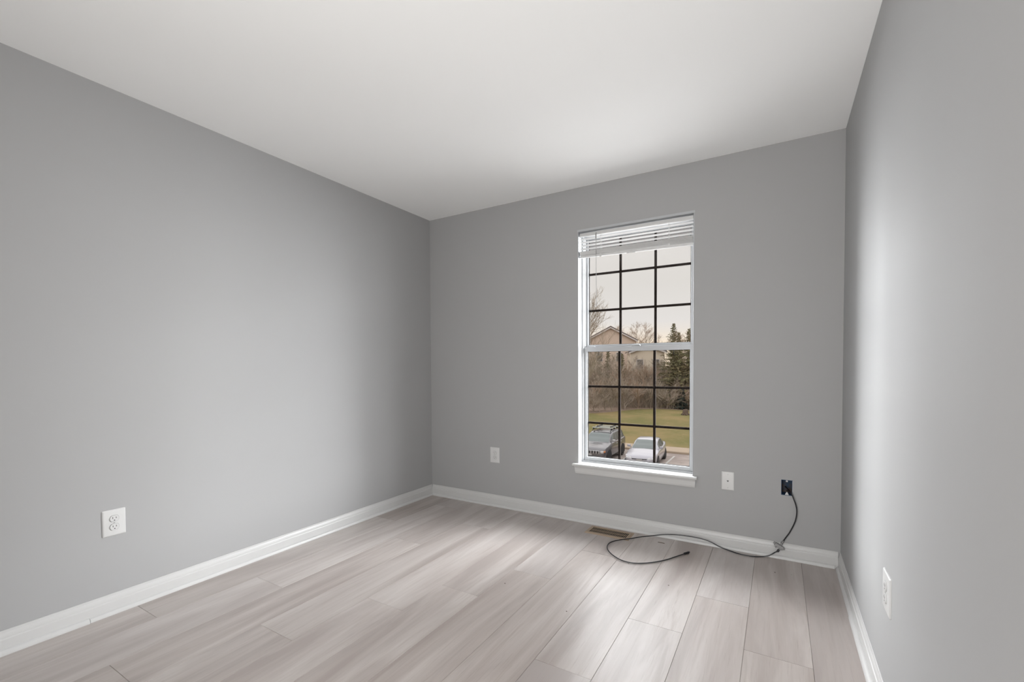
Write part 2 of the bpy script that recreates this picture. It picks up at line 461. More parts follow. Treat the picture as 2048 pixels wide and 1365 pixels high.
# stool and apron
st = MB()
nose = [(-0.034, 0.4225)] + [(-0.034 - 0.0065 * math.cos(a), 0.4205 + 0.0085 * math.sin(a)) for a in [math.radians(-80 + 20 * k) for k in range(9)]] + [(-0.034, 0.4300)]
prof = [(0.0, 0.4125), (-0.033, 0.4125)] + [(-0.034 - 0.0065 * math.cos(a), 0.4213 + 0.0088 * math.sin(a)) for a in [math.radians(-85 + 17 * k) for k in range(11)]] + [(0.0, 0.4302)]
st.prism(prof, 0, 1.3700, 2.2250)
st.box(WX0 + 0.0005, WX1 - 0.0005, 0.0, 0.068, 0.4125, 0.4302)
wpart('window_sill', st, M['trim'])
ap = MB()
apf = [(0, 0.4125), (-0.020, 0.4125), (-0.019, 0.405), (-0.0155, 0.398), (-0.0150, 0.388), (-0.0135, 0.370), (-0.0105, 0.359), (-0.009, 0.3565), (0, 0.3565)]
n = len(apf)
vs = []
for sgn, xe in ((-1, 1.380), (1, 2.2155)):
    for (d, z) in apf:
        vs.append((xe - sgn * (0.4125 - z) * 0.10, d, z))
ap.add(vs, [tuple(range(n)), tuple(range(2 * n - 1, n - 1, -1))] + [(i, i + n, (i + 1) % n + n, (i + 1) % n) for i in range(n)])
wpart('apron', ap, M['trim'])

# ------------------------------------------------------------------ mini blind, drawn up
bl = empty('window_blind', (1.801, 0.028, 2.113)); tag(bl, 'white horizontal blind drawn up at the top of the window', 'blind')


def bpart(name, mb, m, parent=bl, **k):
    o = mb.build(name, m, parent, **k)
    o.matrix_parent_inverse = Matrix.Translation(-Vector(bl.location)); return o


BXa, BXb = 1.4125, 2.1895
hr = MB().box(BXa, BXb, 0.020, 0.046, 2.088, 2.1105, 0.0015)
bpart('headrail', hr, M['blind'])
bpart('valance', MB().prism([(0.0185, 2.0880), (0.0135, 2.0885), (0.0125, 2.0925), (0.0165, 2.0945), (0.0165, 2.1085), (0.0185, 2.1095)], 0, BXa, BXb), M['blind'])


def slat_mb(zc, tilt, x0=BXa + 0.002, x1=BXb - 0.002, zr=0.0, w=0.0254, th=0.0004):
    P_ = []
    for k in range(7):
        t = (k / 6 - 0.5) * w; crown = 0.0018 * (1 - (2 * k / 6 - 1) ** 2)
        P_.append((0.028 + t * math.cos(tilt) - crown * math.sin(tilt), zc + t * math.sin(tilt) + crown * math.cos(tilt)))
    poly = P_ + [(a, b - th) for a, b in reversed(P_)]
    nn = len(poly)
    vs = [(x0, a, b) for a, b in poly] + [(x1, a, b + zr) for a, b in poly]
    return MB().add(vs, [tuple(range(nn)), tuple(range(2 * nn - 1, nn - 1, -1))] + [(i, i + nn, (i + 1) % nn + nn, (i + 1) % nn) for i in range(nn)])


for z in (2.0690, 2.0450, 2.0215, 1.9975):
    bpart('slat', slat_mb(z, math.radians(-14)), M['blind'], smooth=True)
for k in range(9):
    bpart('slat', slat_mb(1.9790 - 0.0031 * k, math.radians(-2), zr=-0.0012 * k, th=0.0028), M['blind'], smooth=True)
br = MB(); br.box(0, 1, 0.016, 0.040, 0, 0.015, 0.001)
br.v = [(BXa + 0.002 + x * (BXb - BXa - 0.004), y, 1.9345 + z - 0.0135 * x) for x, y, z in br.v]
bpart('bottom_rail', br, M['blind'])
for x in (1.5700, 2.0390):
    cd = MB()
    for y in (0.0145, 0.0415):
        cd.cyl((x, y, 2.090), (x, y, 1.938), 0.0009, 6)
    for z in (2.0690, 2.0450, 2.0215, 1.9975):
        cd.tube([(x - 0.004, 0.0130, z + 0.005), (x, 0.0125, z + 0.0035), (x + 0.004, 0.0130, z + 0.005)], 0.0014, 5)
    bpart('ladder_cord', cd, M['blind'])
    bpart('cord_button', MB().box(x - 0.008, x + 0.008, 0.0135, 0.0165, 1.925, 1.948, 0.001), M['blind'])
bpart('centre_tab', MB().box(1.758, 1.818, 0.0135, 0.0165, 1.9215, 1.9315, 0.001), M['blind'])
wd = MB().tube([(1.5385, 0.0075, 2.092), (1.5405, 0.0075, 1.80), (1.5430, 0.0075, 1.5685)], [0.0016, 0.0021, 0.0021], 6)
wd.cyl((1.5375, 0.012, 2.100), (1.5385, 0.0075, 2.088), 0.0028, 8)
bpart('tilt_wand', wd, M['clear'])
tf = MB().box(1.5335, 1.5425, 0.0065, 0.0105, 2.0560, 2.0920, 0.001)
bpart('tilt_hook', tf, M['clear'])

# ------------------------------------------------------------------ wall plates


def rrect(w, h, r, n=5):
    out = []
    for cx, cz, a0 in ((w - r, h - r, 0), (-w + r, h - r, 90), (-w + r, -h + r, 180), (w - r, -h + r, 270)):
        for k in range(n + 1):
            a = math.radians(a0 + 90 * k / n); out.append((cx + r * math.cos(a), cz + r * math.sin(a)))
    return out


def plate_mesh(w, h, t=0.0058):
    mb = MB(); rings = []
    for s, d in ((0.0, 0.0), (0.0, 0.0025), (0.0022, 0.0048), (0.0055, t)):
        rings.append([(x, -d, z) for x, z in rrect(w / 2 - s, h / 2 - s, 0.004)])
    n = len(rings[0]); vs = [v for r in rings for v in r]
    fs = [tuple(range(3 * n, 4 * n))]
    for k in range(3):
        fs += [(k * n + i, k * n + (i + 1) % n, (k + 1) * n + (i + 1) % n, (k + 1) * n + i) for i in range(n)]
    return mb.add(vs, fs)


def outlet(loc, rz, w, h, label):
    t = empty('wall_outlet', loc, rz); tag(t, label, 'outlet', 'duplex wall outlets')
    plate_mesh(w, h).build('cover_plate', M['plate'], t, smooth=True)
    for s in (1, -1):
        zc = 0.0195 * s
        out = []
        for k in range(28):                            # receptacle face: round with flat top and bottom
            a = 2 * math.pi * k / 28
            out.append((0.0172 * math.cos(a), max(-0.0142, min(0.0142, 0.0172 * math.sin(a)))))
        rg = MB(); n = len(out)
        vs = [(x * q, -d, zc + z * q) for q, d in ((1.0, 0.0050), (1.0, 0.0075), (0.95, 0.0088)) for x, z in out]
        rg.add(vs, [tuple(range(2 * n, 3 * n))] + [(k * n + i, k * n + (i + 1) % n, (k + 1) * n + (i + 1) % n, (k + 1) * n + i) for k in range(2) for i in range(n)])
        r = rg.build('receptacle', M['plate'], t, smooth=True)
        MB().prism([(x * 1.06, zc + z * 1.06) for x, z in out], 1, -0.0062, -0.0052).build('recess_ring', M['recess'], r)
        for x, hh in ((-0.0062, 0.0042), (0.0062, 0.0036)):
            MB().box(x - 0.0011, x + 0.0011, -0.0091, -0.0086, zc + 0.0035 - hh, zc + 0.0035 + hh).build('slot', M['slot'], r)
        MB().prism([(0.0024 * math.cos(a), zc - 0.0080 + 0.0024 * math.sin(a)) for a in [math.pi * k / 8 for k in range(9)]] + [(-0.0024, zc - 0.0096), (0.0024, zc - 0.0096)], 1, -0.0091, -0.0086).build('ground_hole', M['slot'], r)
    sc_ = MB().cyl((0, -0.0045, 0), (0, -0.0072, 0), 0.0030, 14).build('screw', M['screw'], t)
    MB().box(-0.0026, 0.0026, -0.0074, -0.0071, -0.0004, 0.0004).build('screw_slot', M['slot'], sc_)
    return t


outlet((0.0, -2.2400, 0.4237), math.radians(90), 0.0865, 0.1225, 'white duplex outlet low on the left wall')
outlet((0.6740, 0.0, 0.4197), 0.0, 0.0890, 0.1265, 'white duplex outlet on the window wall left of the window')
outlet((ROOM_W, -1.2445, 0.4115), math.radians(-90), 0.1080, 0.1260, 'white duplex outlet low on the right wall, seen edge-on')

pj = empty('phone_jack_plate', (2.4020, 0.0, 0.4235)); tag(pj, 'white phone jack plate right of the window sill', 'wall plate')
plate_mesh(0.0715, 0.1145, 0.0052).build('cover_plate', M['plate'], pj, smooth=True)
MB().prism([(0.0115 * math.cos(2 * math.pi * k / 24), 0.0115 * math.sin(2 * math.pi * k / 24)) for k in range(24)], 1, -0.0060, -0.0050).build('jack_ring', M['plate'], pj)
MB().prism([(-0.0055, 0.0035), (0.0055, 0.0035), (0.0055, -0.001), (0.0022, -0.001), (0.0022, -0.0050), (-0.0022, -0.0050), (-0.0022, -0.001), (-0.0055, -0.001)], 1, -0.0064, -0.0058).build('jack_socket', M['slot'], pj)
for z in (0.0415, -0.0415):
    s_ = MB().cyl((0, -0.0045, z), (0, -0.0068, z), 0.0032, 14).build('screw', M['screw'], pj)
    MB().box(-0.0026, 0.0026, -0.0071, -0.0067, z - 0.0004, z + 0.0004).build('screw_slot', M['slot'], s_)

# ------------------------------------------------------------------ open electrical box
eb = empty('electrical_box', (2.7154, 0.0, 0.4225)); tag(eb, 'open blue electrical box without cover, sunk in the window wall', 'electrical box')
hw, hh, tk = 0.0284, 0.0452, 0.0022
bx = MB()
bx.box(-hw, -hw + tk, -0.0015, 0.075, -hh, hh).box(hw - tk, hw, -0.0015, 0.075, -hh, hh)
bx.box(-hw + tk, hw - tk, -0.0015, 0.075, hh - tk, hh).box(-hw + tk, hw - tk, -0.0015, 0.075, -hh, -hh + tk)
bx.build('box_shell', M['blue_box'], eb)
MB().box(-hw + tk, hw - tk, 0.070, 0.075, -hh + tk, hh - tk).build('box_bottom', M['box_back'], eb)
MB().box(-0.005, 0.005, 0.001, 0.014, hh - 0.012, hh - tk, 0.001).build('screw_post', M['plate'], eb)['label'] = 'pale screw post at the top'
MB().prism([(-0.009, -hh + tk), (0.010, -hh + tk), (0.003, -hh + 0.018), (-0.002, -hh + 0.018)], 1, 0.001, 0.010).build('screw_post', M['plate'], eb)['label'] = 'pale screw post at the bottom'
MB().box(hw - 0.0005, hw + 0.0015, -0.003, 0.0005, -hh, hh - 0.003).build('mounting_ear', M['plate'], eb)

# ------------------------------------------------------------------ coax cables and splitter


def smooth_path(P, n=8):
    P = [Vector(p) for p in P]; out = []
    for i in range(len(P) - 1):
        p0, p1, p2, p3 = P[max(i - 1, 0)], P[i], P[i + 1], P[min(i + 2, len(P) - 1)]
        for k in range(n):
            t = k / n
            out.append(0.5 * ((2 * p1) + (p2 - p0) * t + (2 * p0 - 5 * p1 + 4 * p2 - p3) * t * t + (3 * p1 - p0 - 3 * p2 + p3) * t ** 3))
    out.append(P[-1]); return out


RC = 0.0034
ca_ = empty('coax_cable', (2.7384, -0.02, 0.40)); tag(ca_, 'short black coax cable hanging from the open electrical box', 'cable')
def at0(mb, e): mb.v = [tuple(Vector(v) - Vector(e.location)) for v in mb.v]; return mb


pathA = [(2.7080, 0.055, 0.415), (2.7230, 0.020, 0.408), (2.7375, -0.018, 0.3965), (2.7505, -0.030, 0.3647), (2.7610, -0.032, 0.3313), (2.7651, -0.033, 0.2912),
         (2.7570, -0.033, 0.2374), (2.7330, -0.032, 0.1746), (2.7085, -0.031, 0.1288), (2.7000, -0.030, 0.1115)]
at0(MB().tube(smooth_path(pathA), RC, 8), ca_).build('jacket', M['cable'], ca_, smooth=True)
pathA2 = [(2.7150, 0.045, 0.396), (2.7290, 0.012, 0.398), (2.7450, -0.022, 0.3800), (2.7540, -0.0285, 0.3520), (2.7590, -0.0300, 0.3360)]
at0(MB().tube(smooth_path(pathA2), 0.0022, 6), ca_).build('ground_wire', M['cable'], ca_, smooth=True)
at0(MB().cyl((2.7010, -0.030, 0.1140), (2.6945, -0.030, 0.1020), 0.0052, 12).cyl((2.6945, -0.030, 0.1020), (2.6905, -0.030, 0.0950), 0.0062, 6), ca_).build('connector', M['nickel'], ca_)

sp = empty('cable_splitter', (2.6790, -0.030, 0.0780)); tag(sp, 'small grey metal cable splitter hanging against the baseboard', 'splitter')
ax = Vector((-0.50, 0, -0.866)); bx_ = Vector((0.866, 0, -0.50))
def spl(u, w, v): return ax * u + bx_ * w + Vector((0, v, 0))


sb = MB(); sb.box(-0.010, 0.010, -0.007, 0.007, -0.024, 0.024, 0.0015)
sb.v = [tuple(spl(x, z, y)) for x, y, z in sb.v]
sb.build('splitter_body', M['nickel'], sp)
for w_ in (-0.027, 0.027):
    ear = MB().box(-0.006, 0.006, 0.003, 0.007, w_ - 0.006, w_ + 0.006, 0.001)
    ear.v = [tuple(spl(x, z, y)) for x, y, z in ear.v]; ear.build('mounting_ear', M['nickel'], sp)
for u0, u1, w_ in ((-0.010, -0.021, 0.004), (0.010, 0.020, 0.012), (0.010, 0.018, -0.012)):
    MB().cyl(tuple(spl(u0, w_, 0)), tuple(spl(u1, w_, 0)), 0.0046, 12).build('port', M['nickel'], sp)

cb_ = empty('coax_cable', (2.2, -0.15, 0.0)); tag(cb_, 'long black coax cable looping on the floor beside the register', 'cable')
e0 = Vector((2.6790, -0.030, 0.0780)) + spl(0.019, 0.010, 0)
pathB = [tuple(e0 + ax * 0.014), (2.6600, -0.034, 0.0400), (2.6440, -0.0420, 0.0280), (2.6230, -0.0465, 0.0150), (2.5924, -0.0500, 0.0050), (2.5410, -0.0715, 0.0042), (2.4770, -0.0715, 0.0042), (2.4262, -0.0540, 0.0046),
         (2.3700, -0.0430, 0.0125), (2.3180, -0.0440, 0.0330), (2.2746, -0.0450, 0.0440), (2.2184, -0.0450, 0.0475), (2.1274, -0.0470, 0.0455), (2.0340, -0.0540, 0.0340), (1.9520, -0.0820, 0.0190),
         (1.8850, -0.1250, 0.0120), (1.8430, -0.1700, 0.0095), (1.7870, -0.2260, 0.0090), (1.7495, -0.2950, 0.0100), (1.7485, -0.3600, 0.0110), (1.7735, -0.4242, 0.0100), (1.8233, -0.4801, 0.0080), (1.8932, -0.5200, 0.0060),
         (1.9654, -0.5169, 0.0055), (2.0384, -0.4671, 0.0055), (2.1059, -0.3893, 0.0060), (2.1582, -0.2950, 0.0062), (2.1904, -0.2349, 0.0062)]
at0(MB().tube(smooth_path(pathB), RC, 8), cb_).build('jacket', M['cable'], cb_, smooth=True)
at0(MB().cyl(tuple(e0 + ax * -0.001), tuple(e0 + ax * 0.014), 0.0066, 12), cb_).build('connector', M['cable'], cb_)['label'] = 'black plug at the splitter'
at0(MB().cyl((2.1880, -0.2390, 0.0066), (2.2060, -0.2060, 0.0066), 0.0065, 12).cyl((2.2060, -0.2060, 0.0066), (2.2095, -0.1995, 0.0066), 0.0042, 10), cb_).build('connector', M['cable'], cb_)['label'] = 'black plug at the free end'

# ------------------------------------------------------------------ floor register
fx0, fx1, fy0, fy1 = 1.5255, 1.8330, -0.1960, -0.0470
rg = empty('floor_register', ((fx0 + fx1) / 2, (fy0 + fy1) / 2, 0.0)); tag(rg, 'tan metal floor register with dark slots below the window', 'floor vent')
ox0, ox1, oy0, oy1 = fx0 + 0.026, fx1 - 0.026, fy0 + 0.026, fy1 - 0.026
fm = MB()
outer = [(fx0, fy0), (fx1, fy0), (fx1, fy1), (fx0, fy1)]; mid = [(fx0 + .006, fy0 + .006), (fx1 - .006, fy0 + .006), (fx1 - .006, fy1 - .006), (fx0 + .006, fy1 - .006)]
inn = [(ox0, oy0), (ox1, oy0), (ox1, oy1), (ox0, oy1)]
vs = [(x, y, 0.0004) for x, y in outer] + [(x, y, 0.0045) for x, y in mid] + [(x, y, 0.0055) for x, y in inn] + [(x, y, 0.0010) for x, y in inn]
fm.add(vs, [(k * 4 + i, k * 4 + (i + 1) % 4, (k + 1) * 4 + (i + 1) % 4, (k + 1) * 4 + i) for k in range(3) for i in range(4)])
at0(fm, rg).build('frame', M['register'], rg)
at0(MB().box(ox0, ox1, oy0, oy1, 0.0005, 0.0010), rg).build('duct_opening', M['register_dark'], rg)
nv = 24
lv = MB()
for k in range(nv + 1):
    x = ox0 + (ox1 - ox0) * k / nv
    lv.box(x - 0.0013, x + 0.0013, oy0, oy1, 0.0012, 0.0034)
lv.box(ox0, ox1, (oy0 + oy1) / 2 - 0.0015, (oy0 + oy1) / 2 + 0.0015, 0.0012, 0.0034)
at0(lv, rg).build('louvers', M['register'], rg)
at0(MB().tube([(ox1 + 0.004, oy0 + 0.03, 0.0055), (ox1 + 0.014, oy0 + 0.034, 0.011), (ox1 + 0.018, oy0 + 0.055, 0.012), (ox1 + 0.016, oy1 - 0.02, 0.0105)], 0.0022, 6), rg).build('damper_lever', M['register'], rg)

# small debris on the floor
o = MB().box(2.0050, 2.0470, -0.1245, -0.1175, 0.0, 0.0020, 0.0008).build('wood_splinter', M['splinter']); tag(o, 'thin brown splinter on the floor right of the register', 'splinter')
random.seed(3)
crumbs = [((2.1853, -0.6832), 'crumb_dark', 'dark crumb on the pale plank in front of the cable loop'), ((1.9320, -0.5320), 'crumb_dark', 'dark crumb just in front of the cable loop'),
          ((2.6603, -0.2379), 'crumb_dark', 'dark crumb below the splitter on the floor'), ((2.7378, -0.2275), 'crumb', 'white crumb on the floor near the right corner'),
          ((1.4385, -1.0911), 'crumb_dark', 'dark crumb at the middle of the floor'), ((1.8280, -1.1777), 'crumb_dark', 'dark crumb in the pale middle of the floor')]
for (x, y), mk, lab in crumbs:
    bm = bmesh.new(); bmesh.ops.create_icosphere(bm, subdivisions=1, radius=0.0035)
    for v in bm.verts: v.co = Vector((v.co.x * random.uniform(.7, 1.5), v.co.y * random.uniform(.5, 1.1), v.co.z * 0.4 + 0.0013))
    o = MB().bm(bm).build('crumb', M[mk]); o.location = (x, y, 0); tag(o, lab, 'crumb', 'crumbs on the floor')

# ------------------------------------------------------------------ outdoors: ground
G = GROUND
M['asphalt'] = mat('worn_asphalt', (0.34, 0.295, 0.265), 0.9, spec=0.2, scale=0.9, color2=(0.25, 0.21, 0.19), bump=0.3, bscale=30)
M['paint_line'] = mat('white_road_paint', (0.50, 0.48, 0.45), 0.8, var=0.25, scale=6)
M['concrete'] = mat('tan_concrete', (0.38, 0.305, 0.23), 0.9, spec=0.2, var=0.18, scale=1.6)
M['bark'] = mat('grey_brown_bark', (0.378, 0.313, 0.254), 0.9, spec=0.1, scale=0.25, color2=(0.295, 0.260, 0.201))
M['bark_warm'] = mat('reddish_twigs', (0.448, 0.330, 0.260), 0.9, spec=0.1, scale=0.3, color2=(0.354, 0.277, 0.212))
M['bark_pale'] = mat('pale_grey_twigs', (0.496, 0.425, 0.354), 0.9, spec=0.1, scale=0.3, color2=(0.389, 0.330, 0.277))
M['litter'] = mat('leaf_litter_ground', (0.307, 0.230, 0.177), 0.95, spec=0.05, scale=0.5, color2=(0.236, 0.183, 0.142))
M['stump'] = mat('weathered_stump', (0.16, 0.12, 0.095), 0.9, spec=0.1, var=0.4, scale=3)
M['needle'] = mat('dark_conifer_needles', (0.175, 0.172, 0.095), 0.8, spec=0.2, scale=0.8, color2=(0.245, 0.20, 0.12))
M['needle_blue'] = mat('blue_green_needles', (0.036, 0.054, 0.054), 0.8, spec=0.2, scale=0.8, color2=(0.054, 0.066, 0.054))

# lawn: olive and straw patches
m, nt, N, L, P = nodes_of('winter_lawn')
tc = N.new('ShaderNodeTexCoord')
def nz_(scale, det=4, rough=0.6):
    n_ = N.new('ShaderNodeTexNoise'); n_.inputs['Scale'].default_value = scale; n_.inputs['Detail'].default_value = det; n_.inputs['Roughness'].default_value = rough
    L.new(tc.outputs['Object'], n_.inputs[0]); return n_.outputs[0]
def ramp2(src, p0, c0, p1, c1):
    r = N.new('ShaderNodeValToRGB'); e = r.color_ramp.elements
    e[0].position = p0; e[0].color = (*c0, 1); e[1].position = p1; e[1].color = (*c1, 1)
    L.new(src, r.inputs[0]); return r.outputs[0]
def mix2(fac, a, b):
    x = N.new('ShaderNodeMix'); x.data_type = 'RGBA'
    L.new(fac, x.inputs[0])
    for i, s in ((6, a), (7, b)):
        if isinstance(s, tuple): x.inputs[i].default_value = (*s, 1)
        else: L.new(s, x.inputs[i])
    return x.outputs[2]
base = ramp2(nz_(0.22, 5), 0.38, (0.150, 0.142, 0.058), 0.62, (0.225, 0.175, 0.084))
spk = mix2(ramp2(nz_(2.6, 6, 0.75), 0.52, (0, 0, 0), 0.70, (0.8, 0.8, 0.8)), base, (0.27, 0.205, 0.115))
spk = mix2(ramp2(nz_(1.1, 6, 0.7), 0.60, (0, 0, 0), 0.75, (0.6, 0.6, 0.6)), spk, (0.15, 0.10, 0.065))
L.new(spk, P.inputs['Base Color']); P.inputs['Roughness'].default_value = 0.95; P.inputs['Specular IOR Level'].default_value = 0.05
bmp = N.new('ShaderNodeBump'); bmp.inputs['Strength'].default_value = 0.6; bmp.inputs['Distance'].default_value = 0.05
L.new(nz_(9, 3), bmp.inputs['Height']); L.new(bmp.outputs[0], P.inputs['Normal'])
M['lawn'] = m

struct('parking_lot', MB().box(-60, 40, 0.4, 28.3, G - 0.3, G), M['asphalt'], 'worn brown-grey car park surface')
kb = MB()
kb.prism([(28.30, G - 0.2), (28.30, G + 0.11), (28.33, G + 0.15), (28.45, G + 0.15), (28.45, G - 0.2)], 0, -60, 40)
struct('kerb', kb, M['concrete'], 'tan concrete kerb at the head of the parking bays')
struct('sidewalk', MB().box(-60, 40, 28.455, 30.1, G - 0.2, G + 0.142), M['concrete'], 'tan concrete walkway between kerb and lawn')


def hill(x, y):
    t = max(0.0, (y - 56.5) / 24.0)
    rise = 5.1 * (t * t * (3 - 2 * t) if t < 1 else 1.0)
    return G + 0.14 + 0.3 * max(0, min(1, (y - 32) / 20)) + rise + 0.12 * math.sin(x * 0.35 + y * 0.21) * min(1.0, max(0.0, (y - 31) / 6))


def terrain(name, x0, x1, y0, y1, nx, ny, edge0=None, edge1=None):
    vs, fs = [], []
    for j in range(ny + 1):
        for i in range(nx + 1):
            x = x0 + (x1 - x0) * i / nx
            ya = edge0(x) if edge0 else y0; yb = edge1(x) if edge1 else y1
            y = ya + (yb - ya) * j / ny
            vs.append((x, y, hill(x, y)))
    for j in range(ny):
        for i in range(nx):
            a = j * (nx + 1) + i; fs.append((a, a + 1, a + nx + 2, a + nx + 1))
    return vs, fs


def edge(x): return 53.6 + 0.09 * (x + 10) * 1.6 + 0.7 * math.sin(x * 0.5) - max(0.0, (-13.0 - x)) * 1.1


vs, fs = terrain('lawn', -60, 40, 30.1, 54, 80, 16, None, edge)
o = mesh_obj('lawn', vs, fs, M['lawn'], None, True); o['kind'] = 'structure'; o['label'] = 'olive and straw coloured winter lawn'
vs, fs = terrain('woodland_floor', -60, 40, 54, 160, 80, 40, edge, None)
o = mesh_obj('woodland_floor', vs, fs, M['litter'], None, True); o['kind'] = 'structure'; o['label'] = 'brown leaf litter slope under the trees'
ln = [(-0.56, 'white painted bay line right of the pale sedan'), (-3.14, None), (-5.72, None)]
for x, lab in ((-3.13, 'white bay line to the right of the pale silver sedan'), (-5.72, 'white bay line between the dark car and the silver sedan'), (-8.31, 'white bay line left of the dark car with the roof rack')):
    o = MB().box(x - 0.055, x + 0.055, 22.9, 27.4, G + 0.001, G + 0.006).build('bay_line', M['paint_line']); o['kind'] = 'structure'; o['label'] = lab

# ------------------------------------------------------------------ cars


def interp(tab, y):
    if y <= tab[0][0]: return tab[0][1:]
    for a, b in zip(tab[:-1], tab[1:]):
        if y <= b[0]:
            t = (y - a[0]) / (b[0] - a[0]); t = t * t * (3 - 2 * t) * 0.5 + t * 0.5
            return tuple(p + (q - p) * t for p, q in zip(a[1:], b[1:]))
    return tab[-1][1:]


def loft(sections, closed_ends=True):
    n = len(sections[0]); vs = [v for s in sections for v in s]; fs = []
    for k in range(len(sections) - 1):
        for i in range(n):
            fs.append((k * n + i, k * n + (i + 1) % n, (k + 1) * n + (i + 1) % n, (k + 1) * n + i))
    if closed_ends:
        fs.append(tuple(reversed(range(n)))); fs.append(tuple(range((len(sections) - 1) * n, len(sections) * n)))
    return MB().add(vs, fs)


